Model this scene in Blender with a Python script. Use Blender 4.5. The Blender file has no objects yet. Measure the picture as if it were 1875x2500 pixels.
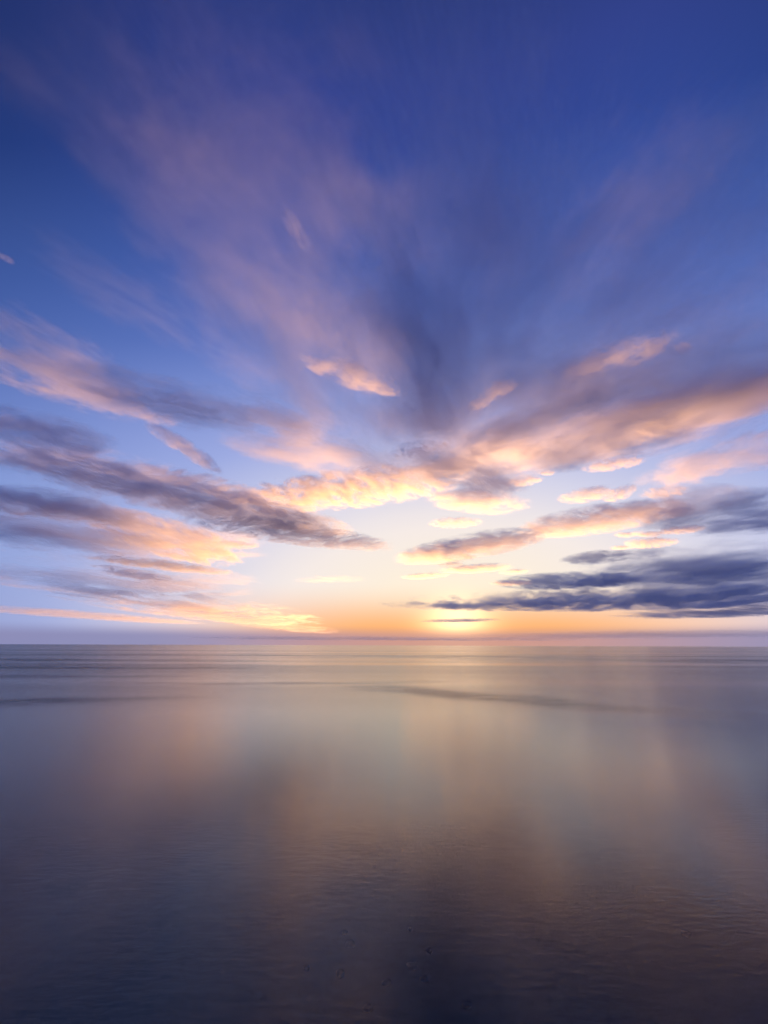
import bpy, bmesh, math, random
import numpy as np
from mathutils import Vector, Matrix

R = math.radians
scene = bpy.context.scene
col = scene.collection
random.seed(7)

# ------------------------------------------------------------------ camera
CAM_Z = 1.6
PITCH = 14.6
cam_d = bpy.data.cameras.new('camera')
cam_d.sensor_fit = 'VERTICAL'
cam_d.sensor_height = 24.0
cam_d.lens = 12.0                      # 90 degrees from top to bottom
cam_d.clip_start = 0.05
cam_d.clip_end = 400000.0
cam = bpy.data.objects.new('camera', cam_d)
cam.location = (0, 0, CAM_Z)
cam.rotation_euler = (Matrix.Rotation(R(90 + PITCH), 3, 'X') @ Matrix.Rotation(R(0.18), 3, 'Z')).to_euler()
col.objects.link(cam)
scene.camera = cam

# ------------------------------------------------------------------ sun, exposure
SUN_AZ = 8.0       # degrees to the right of straight ahead (+Y)
SUN_EL = -2.8      # just gone under the horizon: it lights the clouds from below
sun_vec = Vector((math.sin(R(SUN_AZ)) * math.cos(R(SUN_EL)), math.cos(R(SUN_AZ)) * math.cos(R(SUN_EL)), math.sin(R(SUN_EL))))
sl = bpy.data.lights.new('sun', 'SUN')
sl.energy = 5.0
sl.angle = R(0.6)
sl.color = (1.0, 0.42, 0.085)
so = bpy.data.objects.new('sun', sl)
so.rotation_euler = sun_vec.to_track_quat('Z', 'Y').to_euler()
col.objects.link(so)

scene.view_settings.view_transform = 'Standard'
scene.view_settings.look = 'None'
EXPOSURE = 0.8
scene.view_settings.exposure = EXPOSURE
scene.view_settings.gamma = 1.0
scene.view_settings.use_curve_mapping = False
cy = scene.cycles
cy.use_denoising = True
cy.max_bounces = 8
cy.diffuse_bounces = 1
cy.glossy_bounces = 2
cy.volume_bounces = 3
cy.transparent_max_bounces = 96
cy.volume_step_rate = 2.5
cy.use_adaptive_sampling = True
cy.adaptive_threshold = 0.03
cy.volume_max_steps = 256
cy.sample_clamp_indirect = 4.0


# ------------------------------------------------------------------ node helpers
def lin(r, g, b):
    f = lambda c: (c / 255 / 12.92) if c / 255 <= 0.04045 else ((c / 255 + 0.055) / 1.055) ** 2.4
    return (f(r), f(g), f(b), 1.0)


class NT:
    """small wrapper: build node graphs with plain calls"""
    def __init__(self, tree):
        self.t = tree
        tree.nodes.clear()

    def n(self, kind, **kw):
        nd = self.t.nodes.new(kind)
        for k, v in kw.items():
            setattr(nd, k, v)
        return nd

    def put(self, sock, v):
        if isinstance(v, bpy.types.NodeSocket):
            self.t.links.new(v, sock)
        elif v is not None:
            sock.default_value = v

    def m(self, op, a, b=None, c=None, clamp=False):
        nd = self.n('ShaderNodeMath', operation=op, use_clamp=clamp)
        for s, v in zip(nd.inputs, (a, b, c)):
            self.put(s, v)
        return nd.outputs[0]

    def v(self, op, a, b=None, scale=None):
        nd = self.n('ShaderNodeVectorMath', operation=op)
        self.put(nd.inputs[0], a)
        if b is not None:
            self.put(nd.inputs[1], b)
        if scale is not None:
            self.put(nd.inputs['Scale'], scale)
        return nd.outputs['Value'] if op in ('LENGTH', 'DOT_PRODUCT') else nd.outputs[0]

    def xyz(self, a):
        nd = self.n('ShaderNodeSeparateXYZ')
        self.put(nd.inputs[0], a)
        return nd.outputs

    def comb(self, x, y, z):
        nd = self.n('ShaderNodeCombineXYZ')
        for s, v in zip(nd.inputs, (x, y, z)):
            self.put(s, v)
        return nd.outputs[0]

    def rng(self, v, a, b, c=0.0, d=1.0, smooth=True):
        nd = self.n('ShaderNodeMapRange', interpolation_type='SMOOTHSTEP' if smooth else 'LINEAR')
        for s, x in zip(nd.inputs[:5], (v, a, b, c, d)):
            self.put(s, x)
        return nd.outputs[0]

    def ramp(self, v, stops, interp='EASE'):
        nd = self.n('ShaderNodeValToRGB')
        e = nd.color_ramp.elements
        nd.color_ramp.interpolation = interp
        while len(e) > 1:
            e.remove(e[-1])
        e[0].position, e[0].color = stops[0]
        for p, c in stops[1:]:
            x = e.new(p)
            x.color = c
        self.put(nd.inputs[0], v)
        return nd.outputs[0]

    def mix(self, f, a, b, blend='MIX'):
        nd = self.n('ShaderNodeMix', data_type='RGBA', blend_type=blend)
        self.put(nd.inputs[0], f)
        self.put(nd.inputs[6], a)
        self.put(nd.inputs[7], b)
        return nd.outputs[2]

    def noise(self, vec, scale, detail=4.0, rough=0.55, dist=0.0):
        nd = self.n('ShaderNodeTexNoise')
        self.put(nd.inputs['Vector'], vec)
        self.put(nd.inputs['Scale'], scale)
        nd.inputs['Detail'].default_value = detail
        nd.inputs['Roughness'].default_value = rough
        nd.inputs['Distortion'].default_value = dist
        return nd.outputs[0]


# ------------------------------------------------------------------ sky (world)
world = bpy.data.worlds.new('World')
scene.world = world
world.use_nodes = True
w = NT(world.node_tree)
d = w.n('ShaderNodeTexCoord').outputs['Generated']
dx, dy, dz = w.xyz(d)
el = w.m('MULTIPLY', w.m('ARCSINE', dz), 180 / math.pi)
az = w.m('SUBTRACT', w.m('MULTIPLY', w.m('ARCTAN2', dx, dy), 180 / math.pi), SUN_AZ)
az = w.m('ABSOLUTE', az)
el0 = w.m('MAXIMUM', el, 0.0)
base = w.ramp(w.m('DIVIDE', el0, 90.0), [
    (0.00, lin(122, 138, 190)), (0.05, lin(112, 142, 204)), (0.12, lin(104, 146, 218)), (0.22, lin(84, 122, 206)),
    (0.33, lin(54, 94, 182)), (0.45, lin(48, 78, 160)), (0.60, lin(50, 66, 140)), (0.75, lin(32, 45, 94)), (1.00, lin(15, 24, 50))], 'LINEAR')
# the sky deepens away from the sunset
base = w.v('SCALE', base, scale=w.m('ADD', 1.0, w.m('MULTIPLY', w.rng(az, 20.0, 70.0, 0.0, -0.62), w.rng(el0, 4.0, 40.0, 0.3, 1.0))))
# glow around the place where the sun went down, wider than high
g = w.m('SQRT', w.m('ADD', w.m('POWER', w.m('MULTIPLY', az, 0.58), 2.0), w.m('POWER', w.m('MULTIPLY', w.m('SUBTRACT', el0, 2.0), 1.05), 2.0)))
gn = w.m('DIVIDE', g, 60.0)
gcol = w.ramp(gn, [
    (0.00, lin(255, 238, 206)), (0.10, lin(255, 240, 218)), (0.19, lin(249, 237, 230)), (0.28, lin(226, 222, 236)),
    (0.40, lin(182, 190, 234)), (0.70, lin(124, 146, 214))], 'LINEAR')
gf = w.ramp(gn, [(0.0, (1, 1, 1, 1)), (0.22, (.96, .96, .96, 1)), (0.38, (.7, .7, .7, 1)), (0.6, (.25, .25, .25, 1)), (0.85, (0, 0, 0, 1))], 'LINEAR')
c = w.mix(gf, base, gcol)
# bright core where the sun has just gone
core = w.m('EXPONENT', w.m('MULTIPLY', w.m('POWER', w.m('DIVIDE', w.m('SQRT', w.m('ADD', w.m('POWER', w.m('MULTIPLY', az, 0.7), 2.0), w.m('POWER', w.m('SUBTRACT', el0, 2.4), 2.0))), 2.3), 2.0), -1.0))
# warm belt low over the water
hz = w.m('MULTIPLY', w.rng(el0, 1.0, 7.0, 1.0, 0.0), w.rng(az, 8.0, 40.0, 1.0, 0.0))
c = w.mix(w.m('MULTIPLY', hz, 0.92), c, lin(255, 172, 92))
c = w.mix(1.0, c, w.v('SCALE', (1.0, 0.68, 0.38), scale=w.m('MULTIPLY', core, 1.2)), 'ADD')
# mauve haze right on the horizon
c = w.mix(w.m('MULTIPLY', w.rng(el0, 0.8, 2.2, 1.0, 0.0), w.rng(az, 3.0, 40.0, 0.85, 0.9)), c, w.mix(w.rng(az, 2.0, 34.0), lin(200, 152, 146), lin(138, 138, 180)))
sky = w.n('ShaderNodeTexSky', sky_type='NISHITA', sun_disc=False)
sky.sun_elevation = R(SUN_EL)
sky.sun_rotation = R(SUN_AZ)
c = w.mix(1.0, c, w.v('SCALE', sky.outputs[0], scale=0.03), 'ADD')
bg = w.n('ShaderNodeBackground')
w.put(bg.inputs['Color'], c)
bg.inputs['Strength'].default_value = 0.575
w.put(w.n('ShaderNodeOutputWorld').inputs[0], bg.outputs[0])
world.cycles.sampling_method = 'MANUAL'
world.cycles.sample_map_resolution = 512


# ------------------------------------------------------------------ sea
def tag(o, label=None, cat=None, group=None, kind=None):
    for k, val in (('label', label), ('category', cat), ('group', group), ('kind', kind)):
        if val:
            o[k] = val
    return o


def mesh_obj(name, verts, faces, mat, smooth=True):
    me = bpy.data.meshes.new(name)
    me.from_pydata(verts, [], faces)
    me.update()
    if smooth:
        me.polygons.foreach_set('use_smooth', [True] * len(me.polygons))
    me.materials.append(mat)
    o = bpy.data.objects.new(name, me)
    col.objects.link(o)
    return o


def new_mat(name):
    m = bpy.data.materials.new(name)
    m.use_nodes = True
    return m, NT(m.node_tree)


SEA_R = 55000.0      # the far edge of the sea shades the lowest clouds, as the earth's curve does after sunset


def polar_sheet(name, mat, zfun, radii, na):
    nr = len(radii)
    aa = np.arange(na) / na * 2 * math.pi
    X = np.append(np.outer(radii, np.sin(aa)).ravel(), 0)
    Y = np.append(np.outer(radii, np.cos(aa)).ravel(), 0)
    verts = np.stack([X, Y, zfun(X, Y)], 1).tolist()
    i, j = np.meshgrid(np.arange(nr - 1), np.arange(na), indexing='ij')
    k = (j + 1) % na
    faces = np.stack([i * na + j, i * na + k, (i + 1) * na + k, (i + 1) * na + j], -1).reshape(-1, 4).tolist()
    faces += [(nr * na, (j + 1) % na, j) for j in range(na)]
    return mesh_obj(name, verts, faces, mat)


def sea_mat():
    m, t = new_mat('sea_water')
    pos = t.n('ShaderNodeNewGeometry').outputs['Position']
    x, y, z = t.xyz(pos)
    dist = t.v('LENGTH', pos)
    p = t.comb(t.m('MULTIPLY', x, 0.45), y, 0.0)
    # ripples fade out with distance (too fine to see, and smoothed by the swell)
    n1 = t.noise(p, 18.0, 3, 0.6, 0.2)
    n2 = t.noise(p, 0.9, 3, 0.5, 0.2)
    b1 = t.n('ShaderNodeBump')
    b1.inputs['Distance'].default_value = 0.02
    t.put(b1.inputs['Strength'], t.rng(dist, 2, 60, 0.08, 0.0))
    t.put(b1.inputs['Height'], n1)
    b2 = t.n('ShaderNodeBump')
    b2.inputs['Distance'].default_value = 0.10
    t.put(b2.inputs['Strength'], t.rng(dist, 4, 160, 0.018, 0.0))
    t.put(b2.inputs['Height'], n2)
    t.put(b2.inputs['Normal'], b1.outputs[0])
    # ruffled and calm patches: long streaks across the view, calmer towards the right
    far = t.noise(t.comb(t.m('MULTIPLY', x, 0.06), y, 0.0), 0.045, 2, 0.5)
    side = t.rng(t.m('DIVIDE', x, t.m('ADD', t.m('ABSOLUTE', y), 3.0)), -0.75, 0.0, 0.10, 0.0)
    ruf = t.n('ShaderNodeAttribute', attribute_name='ruffle').outputs['Fac']
    ruf = t.m('MULTIPLY', ruf, t.rng(t.noise(p, 0.8, 3, 0.6), 0.25, 0.6, 0.35, 1.0))
    rough = t.m('ADD', t.m('ADD', t.rng(far, 0.42, 0.62, 0.105, t.rng(dist, 60.0, 260.0, 0.165, 0.14)), side), t.m('MULTIPLY', ruf, 0.10))
    bs = t.n('ShaderNodeBsdfPrincipled')
    bs.inputs['Base Color'].default_value = (0.006, 0.009, 0.010, 1)
    bs.inputs['IOR'].default_value = 1.37
    t.put(bs.inputs['Roughness'], rough)
    t.put(bs.inputs['Normal'], b2.outputs[0])
    # wavelets run in from the horizon: they tilt towards and away from the shore, hardly sideways
    bs.inputs['Anisotropic'].default_value = 0.85
    t.put(bs.inputs['Tangent'], t.comb(0.0, 1.0, 0.0))
    # close by, the bed shows through the shallow water
    tr = t.n('ShaderNodeBsdfTransparent')
    t.put(tr.inputs['Color'], t.mix(t.rng(dist, 2.6, 7.0), (0.62, 0.70, 0.66, 1), (0, 0, 0, 1)))
    ad = t.n('ShaderNodeAddShader')
    t.put(ad.inputs[0], bs.outputs[0])
    t.put(ad.inputs[1], tr.outputs[0])
    t.put(t.n('ShaderNodeOutputMaterial').inputs[0], ad.outputs[0])
    return m


# wind-ruffled lanes on the sea: (points x, y in metres), strength, half width
LANES = [
    ([(-90, 96), (-30, 90), (20, 88), (60, 90), (130, 92)], 0.55, 4.0),
    ([(6, 66), (30, 62), (55, 60), (100, 58)], 1.0, 5.0),
    ([(-14, 76), (12, 78), (40, 72)], 0.8, 4.0),
    ([(-95, 66), (-45, 58), (-12, 56)], 1.0, 3.6),
    ([(-40, 47), (-20, 45), (-8, 46)], 0.6, 1.6),
    ([(-30, 38), (-16, 37.5), (-9, 38.5)], 0.7, 1.1),
    ([(14, 47), (30, 44), (52, 42)], 0.6, 2.2),
    ([(-13, 23.5), (-6, 23), (0, 24), (4, 25)], 0.6, 0.6),
    ([(-1.2, 23), (2.0, 18.6), (4.2, 17.0), (6.0, 14.5), (9.5, 12.6)], 1.0, 0.8),
    ([(3.0, 17.2), (5.0, 15.2), (6.4, 13.2)], 0.7, 0.5),
    ([(-16, 14.8), (-8.5, 16.0), (-5.0, 17.6)], 0.7, 0.7),
    ([(8, 12.8), (13, 11.2), (18, 10.2)], 0.6, 0.9),
    ([(-26, 28), (-16, 27.4), (-10, 28.4)], 0.5, 1.0),
    ([(-30, 13), (-16, 11.5), (-9, 11.8)], 0.5, 1.0),
]


def sea_z(X, Y):
    return np.zeros_like(X)


def ruffle(X, Y):
    z = np.zeros_like(X)
    wob = np.sin(X * 0.37 + Y * 0.21) * 0.5 + np.sin(X * 0.93 - Y * 0.4 + 1.3) * 0.3 + np.sin(X * 2.1 + 0.7) * 0.2
    for pts, hh, wd in LANES:
        best = np.full_like(X, 1e9)
        total = sum(math.dist(p0, p1) for p0, p1 in zip(pts, pts[1:]))
        run, tt = 0.0, np.zeros_like(X)
        for p0, p1 in zip(pts, pts[1:]):
            ln = math.dist(p0, p1)
            ux, uy = (p1[0] - p0[0]) / ln, (p1[1] - p0[1]) / ln
            f = np.clip((X - p0[0]) * ux + (Y - p0[1]) * uy, 0, ln)
            dd = np.hypot(X - p0[0] - ux * f, Y - p0[1] - uy * f)
            tt = np.where(dd < best, (run + f) / total, tt)
            best = np.minimum(best, dd)
            run += ln
        z = np.maximum(z, hh * np.exp(-((best + wob * wd * 0.8) / (1.3 * wd)) ** 2) * np.sin(np.clip(tt, 0, 1) * math.pi) ** 0.6)
    return z


def bed_z(X, Y):
    rr = np.hypot(X, Y)
    return -0.16 - 0.035 * np.clip(rr, 0, 200) + 0.01 * np.sin(X * 3.1 + Y * 1.7) * np.sin(Y * 2.3)


def bed_mat():
    m, t = new_mat('wet_sand')
    pos = t.n('ShaderNodeNewGeometry').outputs['Position']
    n = t.noise(pos, 3.0, 5, 0.6)
    bs = t.n('ShaderNodeBsdfPrincipled')
    t.put(bs.inputs['Base Color'], t.mix(t.rng(n, 0.35, 0.65), (0.034, 0.042, 0.040, 1), (0.06, 0.064, 0.054, 1)))
    bs.inputs['Roughness'].default_value = 0.9
    bs.inputs['Specular IOR Level'].default_value = 0.0
    t.put(t.n('ShaderNodeOutputMaterial').inputs[0], bs.outputs[0])
    return m


sea_r = np.concatenate([np.geomspace(0.4, 8, 60), np.geomspace(8.1, 110, 420), np.geomspace(112, SEA_R, 80)])
sea = tag(polar_sheet('sea', sea_mat(), sea_z, sea_r, 600), 'calm silky sea reflecting the sunset clouds', kind='structure')
at_ = sea.data.attributes.new('ruffle', 'FLOAT', 'POINT')
co = np.empty(len(sea.data.vertices) * 3)
sea.data.vertices.foreach_get('co', co)
at_.data.foreach_set('value', ruffle(co[0::3], co[1::3]).astype(np.float32))
bed = tag(polar_sheet('seabed', bed_mat(), bed_z, np.geomspace(0.4, SEA_R, 120), 120), 'dark sandy seabed under the shallow water', kind='structure')


# ------------------------------------------------------------------ pebbles on the bed, close to the camera
def stone_mat():
    m, t = new_mat('dark_stone')
    n = t.noise(t.n('ShaderNodeTexCoord').outputs['Object'], 3.0, 4, 0.6)
    bs = t.n('ShaderNodeBsdfPrincipled')
    t.put(bs.inputs['Base Color'], t.mix(n, (0.004, 0.005, 0.006, 1), (0.016, 0.016, 0.016, 1)))
    bs.inputs['Roughness'].default_value = 0.95
    bs.inputs['Specular IOR Level'].default_value = 0.0
    t.put(t.n('ShaderNodeOutputMaterial').inputs[0], bs.outputs[0])
    return m


STONE = stone_mat()
PEBBLES = [  # place on the bed in metres, size, what sets it apart
    (-0.21, 3.94, 0.036, 'largest dark pebble under the shallow water at the foot of the picture'),
    (-0.25, 3.62, 0.032, 'round dark pebble nearer the shore than the largest one'),
    (0.18, 3.68, 0.032, 'flat dark pebble level with the round one, to its right'),
    (0.3, 3.86, 0.022, 'small dark pebble beyond the flat one'),
    (0.02, 3.53, 0.028, 'oval dark pebble between the round and the flat one, nearer the shore'),
    (0.24, 3.56, 0.024, 'dark pebble just below the flat one'),
    (-0.46, 3.69, 0.024, 'dark pebble at the left end of the scatter'),
    (-0.26, 4.1, 0.024, 'faint dark pebble farther out than the largest one'),
    (0.19, 4.15, 0.02, 'tiny dark pebble farthest out in the scatter'),
    (-0.08, 3.31, 0.028, 'dark pebble lowest in the picture, left of its twin'),
    (0.45, 3.31, 0.028, 'dark pebble lowest in the picture, at the right'),
    (2.08, 4.13, 0.032, 'lone dark pebble out to the right in mauve water'),
]
rp = random.Random(3)
for X, Y, r_, lab in PEBBLES:
    bm = bmesh.new()
    bmesh.ops.create_icosphere(bm, subdivisions=3, radius=1.0)
    ph = [rp.uniform(0, 6.28) for _ in range(4)]
    for vv in bm.verts:
        k = 1 + 0.10 * math.sin(2.3 * vv.co.x + ph[0]) + 0.09 * math.sin(3.1 * vv.co.y + ph[1]) + 0.06 * math.sin(4.7 * vv.co.z + ph[2] + vv.co.x)
        vv.co *= k
    me = bpy.data.meshes.new('pebble')
    bm.to_mesh(me)
    bm.free()
    me.polygons.foreach_set('use_smooth', [True] * len(me.polygons))
    me.materials.append(STONE)
    o = bpy.data.objects.new('pebble', me)
    o.scale = (r_, r_ * rp.uniform(0.7, 0.95), r_ * 0.5)
    o.rotation_euler = (0, 0, ph[3])
    o.location = (X, Y, float(bed_z(np.array([X]), np.array([Y]))[0]) + r_ * 0.4)
    col.objects.link(o)
    tag(o, lab, 'pebble', 'pebbles on the bed')


# ------------------------------------------------------------------ clouds
def cloud_mat():
    m, t = new_mat('cloud_vapour')
    p = t.n('ShaderNodeTexCoord').outputs['Object']

    def attr(name):
        return t.n('ShaderNodeAttribute', attribute_type='OBJECT', attribute_name=name).outputs['Fac']
    px, py, pz = t.xyz(p)
    bend, taper, amp, freq, dens, seed, aspect, flat, soft = (
        attr(k) for k in ('bend', 'taper', 'ragged', 'grain', 'density', 'seed', 'aspect', 'flatness', 'softness'))
    # wisps: noise measured in widths of the cloud, drawn out along its length
    q = t.comb(t.m('ADD', t.m('MULTIPLY', px, aspect), seed), t.m('ADD', py, seed), t.m('MULTIPLY', pz, flat))
    big = t.n('ShaderNodeTexNoise')
    t.put(big.inputs['Vector'], q)
    big.inputs['Scale'].default_value = 0.55
    big.inputs['Detail'].default_value = 1.0
    wv = t.v('SUBTRACT', big.outputs['Color'], (0.5, 0.5, 0.5))
    qw = t.v('ADD', q, t.v('SCALE', wv, scale=1.0))
    n = t.m('SUBTRACT', t.noise(qw, freq, 3, 0.6), 0.5)
    # fine fibres, drawn out a little further along the cloud
    fib = t.noise(t.v('MULTIPLY', qw, (0.6, 1.0, 1.0)), t.m('MULTIPLY', freq, 4.5), 4, 0.68)
    n = t.m('ADD', n, t.m('MULTIPLY', t.m('SUBTRACT', fib, 0.5), 0.8))
    wx, wy, wz = t.xyz(wv)
    yy = t.m('SUBTRACT', py, t.m('MULTIPLY', t.m('MULTIPLY', px, px), bend))
    yy = t.m('DIVIDE', t.m('ADD', yy, t.m('MULTIPLY', wy, 0.9)), t.m('ADD', 1.0, t.m('MULTIPLY', px, taper)))
    xx = t.m('POWER', t.m('ABSOLUTE', px), 1.6)
    r = t.v('LENGTH', t.comb(xx, yy, pz))
    s = t.m('ADD', t.m('SUBTRACT', 0.95, r), t.m('MULTIPLY', n, amp))
    r0 = t.v('LENGTH', t.comb(px, t.m('SUBTRACT', py, t.m('MULTIPLY', t.m('MULTIPLY', px, px), bend)), pz))
    s = t.m('MULTIPLY', t.rng(s, 0.0, soft), t.rng(r0, 0.8, 1.0, 1.0, 0.0))
    pv = t.n('ShaderNodeVolumePrincipled')
    pv.inputs['Color'].default_value = (0.69, 0.76, 0.993, 1)
    pv.inputs['Anisotropy'].default_value = 0.62
    t.put(pv.inputs['Density'], t.m('MULTIPLY', s, dens))
    out = t.n('ShaderNodeOutputMaterial')
    t.put(out.inputs['Volume'], pv.outputs[0])
    tr = t.n('ShaderNodeBsdfTransparent')
    rgb = t.n('ShaderNodeRGB')
    rgb.outputs[0].default_value = (1, 1, 1, 1)
    t.put(tr.inputs[0], rgb.outputs[0])
    t.put(out.inputs['Surface'], tr.outputs[0])
    return m


VAPOUR = cloud_mat()
CM = cam.rotation_euler.to_matrix()


def ray(px, py):
    """direction through a point of the photograph (in its 1659 x 2212 view)"""
    return (CM @ Vector(((px - 829.5) / 1106, (1106 - py) / 1106, -1))).normalized()


def at(px, py, alt):
    dd = ray(px, py)
    return Vector((0, 0, CAM_Z)) + dd * ((alt - CAM_Z) / max(dd.z, 1e-3))


def blob(bend):
    bm = bmesh.new()
    bmesh.ops.create_icosphere(bm, subdivisions=3, radius=1.02)
    for vv in bm.verts:
        vv.co.y += bend * vv.co.x ** 2
    me = bpy.data.meshes.new('cloud')
    bm.to_mesh(me)
    bm.free()
    me.materials.append(VAPOUR)
    return me


def cloud(label, x0, y0, x1, y1, hw, alt, thick, tau, ragged=3.0, grain=1.6, bend=0.0, taper=0.0, streak=0.45, soft=0.6, group=None, name='cloud'):
    """a cloud at its own altitude; its ends and half width are read off the photograph"""
    A, B = at(x0, y0, alt), at(x1, y1, alt)
    mx, my = (x0 + x1) / 2, (y0 + y1) / 2
    ln = math.hypot(x1 - x0, y1 - y0)
    nx, ny = -(y1 - y0) / ln, (x1 - x0) / ln
    C1, C2 = at(mx + nx * hw, my + ny * hw, alt), at(mx - nx * hw, my - ny * hw, alt)
    u = (B - A) / 2
    a = u.length * 1.12
    ud = u.normalized()
    vd = Vector((-ud.y, ud.x, 0))
    b = min(max(abs((C1 - C2).dot(vd)) / 2 * 1.45, 40.0), 0.3 * ((A + B) / 2).length)
    c_ = thick / 2
    size = ((A + B) / 2).length * hw / 1106      # half width as it looks from the shore
    o = bpy.data.objects.new(name, blob(bend))
    rot = math.atan2(ud.y, ud.x)
    o.location = (A + B) / 2
    o.rotation_euler = (0, 0, rot)
    o.scale = (a, b, c_)
    col.objects.link(o)
    dd = Matrix.Rotation(-rot, 3, 'Z') @ ray(mx, my)
    chord = 2 / Vector((dd.x / a, dd.y / b, dd.z / c_)).length
    for k, val in dict(density=tau / (chord * 0.5), ragged=ragged, grain=grain, bend=bend, taper=taper, seed=random.uniform(0, 60),
                       aspect=ln / 2 / hw * streak, flatness=min(c_ / size, 1.5), softness=soft).items():
        o[k] = float(val)
    return tag(o, label, 'cloud', group)


K = 1000.0
HIGH, MID, LOW = 'high thin veils', 'mid height clouds', 'low clouds near the horizon'
# --- high thin veils
cloud('broad faint mauve veil slanting across the upper blue sky', -20, -40, 840, 850, 175, 3.2*K, 600, 0.42, 1.8, 0.9, soft=1.4, streak=0.55, group=HIGH)
cloud('faint rosy veil high above the middle of the sky', 330, -120, 720, 600, 250, 3.0*K, 500, 0.35, 2.4, 1.0, soft=1.4, streak=0.8, group=HIGH)
cloud('dusky veil spread across the top of the sky', 930, -280, 1000, 640, 460, 2.8*K, 400, 1.0, 1.8, 1.0, streak=0.9, soft=1.5, group=HIGH)
cloud('wide pale violet veil beside the dark purple streak', 1150, 300, 1000, 1000, 420, 2.62*K, 420, 1.25, 1.4, 0.9, streak=0.7, soft=1.4, group=HIGH)
cloud('pinkish veil just left of the dark purple streak', 500, 320, 880, 990, 200, 2.6*K, 420, 0.75, 1.9, 0.9, soft=1.3, streak=0.5, group=HIGH)
cloud('mauve streak sloping down from the upper end of the right edge', 1820, 360, 1100, 920, 190, 2.62*K, 400, 1.0, 1.8, 1.0, streak=0.5, soft=1.4, group=HIGH)
cloud('faint upright streak in the deep blue of the upper right corner', 1620, 20, 1240, 660, 120, 9*K, 700, 0.15, 2.2, 1.0, soft=1.4, streak=0.5, group=HIGH)
cloud('broad dim violet haze filling the upper right of the sky', 1760, 60, 1180, 760, 260, 2.75*K, 420, 1.0, 1.8, 0.9, soft=1.5, streak=0.4, group=HIGH)
cloud('thin slanting veil across the blue gap at left', 20, 480, 680, 870, 64, 8*K, 600, 0.12, 2.6, 1.1, soft=1.3, streak=0.3, group=HIGH)
cloud('tiny contrail scrap high at the left edge', -14, 540, 34, 572, 5, 7*K, 120, 0.25, 1.5, 1.2, soft=0.8, group=HIGH)
cloud('small pale upright wisp in the mauve veil', 604, 440, 672, 546, 14, 6*K, 150, 0.35, 3.5, 1.4, streak=0.3, soft=1.4, group=HIGH)
cloud('dark purple streak hanging down the middle of the sky', 730, 380, 990, 940, 110, 2.36*K, 500, 2.2, 2.2, 1.1, streak=0.4, taper=0.3, soft=1.7, group=HIGH)
cloud('soft violet smudge at the foot of the dark purple streak', 820, 850, 1010, 960, 60, 2.4*K, 300, 0.9, 2.2, 1.1, soft=1.3, group=HIGH)
# --- mid height, right half
cloud('long rusty orange band rising to the right edge', 900, 1030, 1960, 720, 96, 2.8*K, 420, 2.2, 1.5, 1.5, taper=0.35, streak=0.22, soft=1.0, group=MID)
cloud('dusky purple cloud along the upper edge of the rusty band', 960, 985, 1460, 790, 42, 2.2*K, 300, 1.2, 1.8, 1.4, streak=0.3, soft=1.1, group=MID)
cloud('salmon strip of cloud along the lower side of the rusty band', 1240, 960, 1800, 800, 46, 2.9*K, 240, 1.6, 1.6, 1.6, soft=1.0, streak=0.25, group=MID)
cloud('grey mauve fringe hanging under the rusty band', 1100, 1010, 1560, 900, 36, 2.2*K, 250, 1.0, 2.8, 1.8, soft=0.9, streak=0.25, group=MID)
cloud('ragged peach cloudlet above the rusty band', 1216, 818, 1468, 716, 24, 3.4*K, 180, 1.2, 5.5, 1.3, soft=0.6, streak=0.4, group=MID)
cloud('small peach puff between the purple streak and the rusty band', 1046, 866, 1104, 818, 18, 3.4*K, 140, 1.0, 5.0, 1.8, streak=0.9, soft=0.6, group=MID)
cloud('tiny peach puff lowest beside the purple streak', 1018, 884, 1052, 860, 11, 3.4*K, 100, 0.9, 4.5, 1.6, streak=0.9, soft=0.6, group=MID)
cloud('tiny peach puff at the far right of the ragged peach cloudlet', 1460, 760, 1490, 742, 9, 3.4*K, 140, 0.9, 3.0, 1.3, streak=0.9, group=MID)
cloud('dark purple knot at the lower end of the rusty band', 880, 970, 1120, 1065, 46, 2.35*K, 400, 1.5, 2.4, 1.6, soft=0.9, group=MID)
cloud('rosy cloud just below the dark purple knot', 940, 1060, 1120, 1104, 26, 3.0*K, 200, 1.6, 3.0, 1.6, soft=0.8, group=MID)
cloud('bright golden cloud over the middle of the sunset', 510, 1098, 1010, 1022, 34, 3.3*K, 180, 2.6, 3.2, 2.8, streak=0.7, bend=-0.1, taper=0.3, soft=0.6, group=MID)
cloud('rosy band above the golden cloud', 480, 940, 920, 1020, 36, 2.6*K, 300, 1.0, 2.4, 1.5, soft=1.0, streak=0.2, group=MID)
cloud('thin golden wisp at the right foot of the dark purple knot', 1096, 1048, 1170, 1030, 9, 3.2*K, 100, 1.0, 4.0, 1.8, group=MID)
cloud('peach streak under the middle of the rusty band', 1258, 1014, 1396, 992, 10, 3.2*K, 110, 1.1, 3.5, 2.0, group=MID)
cloud('ragged peach puff in the pale blue right of the golden cloud', 1225, 1086, 1318, 1050, 16, 3*K, 140, 1.0, 5.0, 2.0, streak=0.9, group=MID)
cloud('upright peach puff beside the ragged one', 1318, 1084, 1364, 1046, 14, 3*K, 140, 0.9, 5.0, 1.8, streak=0.9, group=MID)
cloud('broken golden cloudlet above the golden cloud', 850, 985, 965, 956, 16, 3.4*K, 110, 0.9, 7.0, 2.4, streak=0.9, group=MID)
cloud('pale peach wisp left of the purple streak', 650, 770, 872, 852, 22, 3.3*K, 160, 1.2, 5.5, 1.2, bend=-0.2, soft=0.6, streak=0.4, group=MID)
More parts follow.
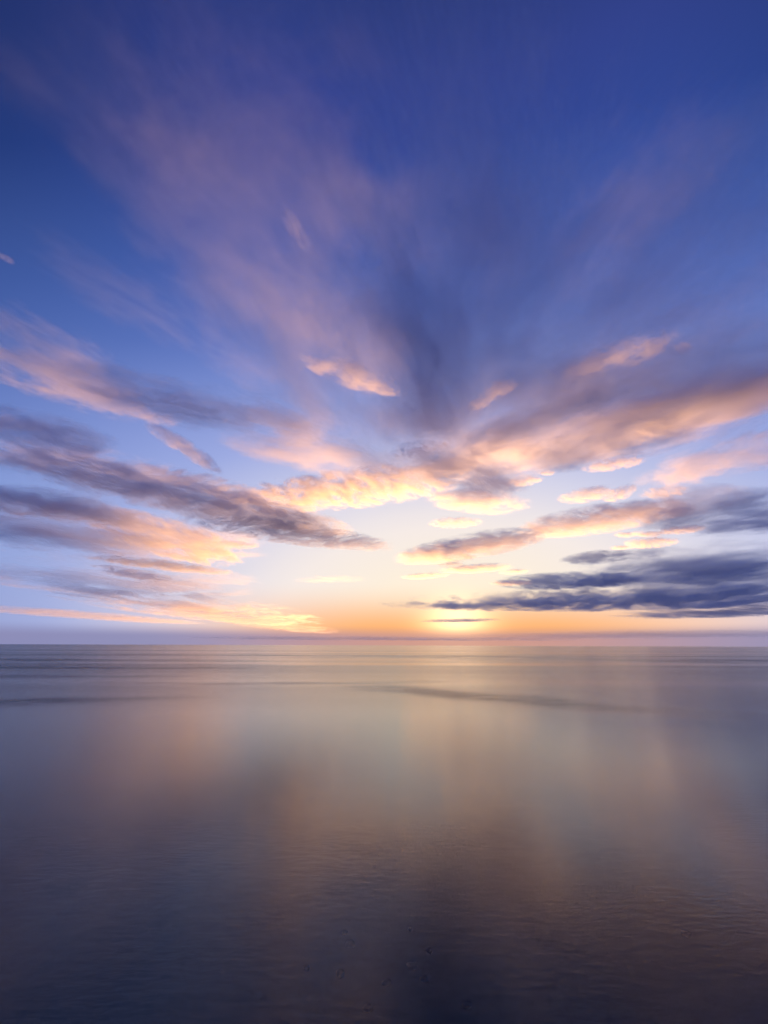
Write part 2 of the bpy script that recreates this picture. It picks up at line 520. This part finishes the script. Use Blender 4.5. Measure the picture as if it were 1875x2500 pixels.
cloud('brown and gold cloud with a bright foot right of the centre', 1140, 1156, 1480, 1084, 24, 2.34*K, 260, 1.8, 4.0, 2.4, soft=0.45, group=MID)
cloud('dusky mauve cloud trailing off to the right of the brown one', 1370, 1118, 1600, 1046, 32, 2.25*K, 250, 0.9, 2.6, 1.7, soft=0.9, group=MID)
cloud('hazy lilac sheet at the right edge under the rusty band', 1420, 1060, 1840, 880, 50, 2.7*K, 250, 0.9, 2.6, 1.5, soft=1.1, group=MID)
cloud('small golden bar above the blue bank at right', 1420, 1150, 1526, 1138, 7, 2.5*K, 100, 1.4, 3.0, 2.2, group=MID)
cloud('golden crumb left of the small golden bar', 1380, 1158, 1424, 1148, 8, 2.5*K, 100, 1.2, 4.0, 2.0, group=MID)
cloud('little mauve scrap under the golden bar', 1350, 1178, 1468, 1166, 9, 2.5*K, 160, 1.2, 4.0, 2.0, group=MID)
# --- mid height, left half
cloud('pale cream veil fanning in from the left edge', -160, 610, 260, 870, 64, 5.5*K, 400, 0.9, 2.6, 1.5, soft=1.1, streak=0.2, group=MID)
cloud('second cream streak below the fan at the left edge', -120, 750, 380, 915, 34, 5*K, 300, 0.9, 2.8, 1.6, soft=1.0, streak=0.2, group=MID)
cloud('pink and purple band between the cream fan and the middle', 110, 800, 520, 915, 36, 2.5*K, 400, 1.4, 2.4, 1.5, soft=0.9, streak=0.2, group=MID)
cloud('dusky purple patch left of the rosy band', 390, 840, 720, 950, 46, 2.5*K, 300, 1.2, 2.4, 1.4, soft=1.0, streak=0.2, group=MID)
cloud('slanting peach streak above the indigo bar', 320, 910, 478, 1024, 14, 3.4*K, 160, 1.0, 2.6, 1.6, bend=0.2, streak=0.4, group=MID)
cloud('slate cloud at the left edge above the indigo bar', -120, 885, 250, 968, 28, 2.42*K, 320, 1.2, 2.6, 1.7, streak=0.2, group=MID)
cloud('cream sheet between the slate cloud and the indigo bar', -120, 945, 420, 1045, 30, 4.2*K, 240, 0.9, 2.8, 1.8, soft=0.9, streak=0.2, group=MID)
cloud('long dark indigo bar reaching in from the left edge', -120, 952, 745, 1154, 31, 2.28*K, 420, 2.6, 2.4, 2.6, streak=0.2, soft=0.7, group=MID)
cloud('cream wisp along the top of the indigo bar', 280, 1004, 610, 1090, 18, 3.9*K, 180, 1.0, 3.2, 2.0, group=MID)
cloud('ragged mauve fringe under the indigo bar', 400, 1114, 830, 1186, 20, 2.1*K, 150, 1.5, 4.6, 2.6, soft=0.4, group=MID)
cloud('short indigo bar under the long one at the left edge', -120, 1056, 320, 1128, 24, 2.25*K, 340, 2.2, 2.2, 2.0, streak=0.2, group=MID)
cloud('broad peach sheet between the indigo bars and the horizon', -200, 1090, 500, 1210, 90, 2.7*K, 260, 1.5, 2.6, 2.2, soft=1.0, streak=0.2, group=MID)
cloud('glowing orange cloud at the right end of the peach sheet', 250, 1100, 470, 1222, 46, 3.4*K, 220, 3.0, 2.6, 2.2, soft=0.7, group=MID)
cloud('small peach wisp hanging under the indigo bar', 470, 1168, 552, 1184, 8, 2.8*K, 100, 1.0, 4.0, 2.0, group=MID)
# --- low, left half
cloud('wide mauve sheet at the left edge under the peach one', -260, 1170, 420, 1290, 60, 2.3*K, 260, 0.8, 2.4, 2.0, soft=1.0, streak=0.2, group=LOW)
cloud('long mauve sheet sloping to the horizon at left', 150, 1255, 620, 1352, 32, 1.72*K, 180, 1.1, 3.4, 2.4, soft=0.8, streak=0.2, group=LOW)
cloud('thin grey and gold bar in front of the yellow sky at left', 190, 1200, 500, 1240, 9, 2.1*K, 130, 2.0, 3.0, 2.4, group=LOW)
cloud('golden patch at the start of the thin bar', 225, 1220, 350, 1256, 13, 2.4*K, 120, 1.2, 3.6, 2.0, group=LOW)
cloud('lone peach streak low over the left horizon', -120, 1304, 410, 1348, 8, 1.6*K, 110, 1.2, 2.8, 2.4, group=LOW)
cloud('cream streak above the lone peach one', 230, 1286, 540, 1334, 10, 1.9*K, 110, 1.0, 3.4, 2.4, group=LOW)
cloud('orange wisp over the horizon left of the sunset', 480, 1330, 700, 1368, 12, 1.2*K, 110, 0.2, 3.6, 2.4, group=LOW)
# --- low, right half
cloud('brown and gold cloud standing over the sunset glow', 880, 1216, 1172, 1142, 22, 2.2*K, 300, 2.2, 4.0, 2.8, soft=0.4, group=LOW)
cloud('small brown bar below the brown and gold cloud', 960, 1236, 1098, 1220, 8, 2.1*K, 140, 1.8, 4.0, 2.4, group=LOW)
cloud('thin brown dash left of the small brown bar', 876, 1250, 960, 1238, 6, 2.2*K, 100, 1.4, 4.0, 2.4, group=LOW)
cloud('ragged grey scrap over the blue bank', 1245, 1218, 1340, 1188, 16, 1.5*K, 140, 1.5, 4.5, 2.4, streak=0.8, group=LOW)
cloud('lilac shelf at the right edge above the blue mass', 1500, 1156, 1840, 1046, 60, 1.9*K, 320, 2.2, 3.0, 1.6, streak=0.25, soft=1.0, group=LOW)
cloud('deep blue mass at the right edge', 1300, 1270, 1980, 1165, 56, 1.5*K, 420, 3.0, 2.4, 1.8, streak=0.2, taper=0.6, soft=0.9, group=LOW)
cloud('flat blue cloud over the long bank', 1100, 1268, 1380, 1244, 15, 1.4*K, 200, 2.2, 4.5, 2.6, soft=0.35, streak=0.3, group=LOW)
cloud('long blue bank pointing at the sunset', 860, 1308, 1960, 1286, 18, 1.25*K, 320, 3.2, 3.2, 1.8, taper=0.5, streak=0.16, soft=0.6, group=LOW)
cloud('blue tail under the long bank at right', 1360, 1334, 1900, 1306, 10, 1.0*K, 180, 2.2, 3.5, 1.8, streak=0.2, group=LOW)
cloud('pink sliver between the long bank and its tail', 1400, 1320, 1660, 1290, 8, 1.3*K, 90, 1.0, 3.0, 2.4, group=LOW)
cloud('small white hot wisp right above the hidden sun', 940, 1344, 1052, 1336, 5, 1.1*K, 80, 1.4, 3.0, 2.0, group=LOW)
cloud('mauve stratus with ragged top on the horizon left of the sunset', 420, 1376, 960, 1382, 14, 0.28*K, 170, 0.5, 4.0, 2.4, soft=1.0, streak=0.25, group=LOW)
cloud('mauve stratus with ragged top on the horizon under the sunset', 820, 1382, 1240, 1380, 14, 0.28*K, 170, 0.5, 4.0, 2.4, soft=1.0, streak=0.25, group=LOW)
cloud('mauve stratus with ragged top on the horizon right of the sunset', 1120, 1378, 1900, 1360, 14, 0.28*K, 170, 0.5, 4.0, 2.2, taper=0.5, soft=1.0, streak=0.25, group=LOW)
cloud('small rosy cloudlet under the golden cloud', 930, 1134, 1040, 1124, 10, 2.8*K, 90, 0.9, 4.5, 2.2, group=MID)
cloud('thin white wisp in the cream sky left of the sunset', 650, 1258, 780, 1246, 8, 3.2*K, 60, 0.3, 3.0, 2.0, soft=1.0, group=LOW)
cloud('small brown scrap at the right end of the small brown bar', 1090, 1240, 1130, 1230, 6, 2.3*K, 90, 1.3, 5.0, 1.6, group=LOW)
cloud('thin grey dash above the small brown bar', 950, 1222, 1000, 1216, 4, 2.0*K, 80, 1.0, 4.0, 1.6, group=LOW)
cloud('brown tip pointing left from the flat blue cloud', 1060, 1262, 1150, 1256, 5, 1.9*K, 90, 1.4, 4.0, 1.6, group=LOW)
cloud('tiny golden fleck right of the thin golden wisp', 1170, 1026, 1196, 1018, 5, 3.2*K, 60, 0.8, 4.0, 1.6, streak=0.8, group=MID)
cloud('broken peach cloudlet below the rusty band', 1390, 1074, 1480, 1052, 12, 3.0*K, 90, 0.8, 7.0, 1.8, streak=0.8, group=MID)
cloud('small cream bar under the brown and gold cloud right of the centre', 1330, 1158, 1372, 1152, 5, 2.6*K, 80, 1.2, 3.5, 1.6, group=MID)
cloud('small cream crumb nearest the grey scrap', 1320, 1186, 1366, 1180, 4, 2.6*K, 70, 1.0, 3.5, 1.6, group=MID)
cloud('hazy blue cloud filling the right edge between the shelf and the long bank', 1380, 1300, 2000, 1200, 34, 1.4*K, 300, 1.6, 2.2, 1.6, soft=1.0, streak=0.2, group=LOW)
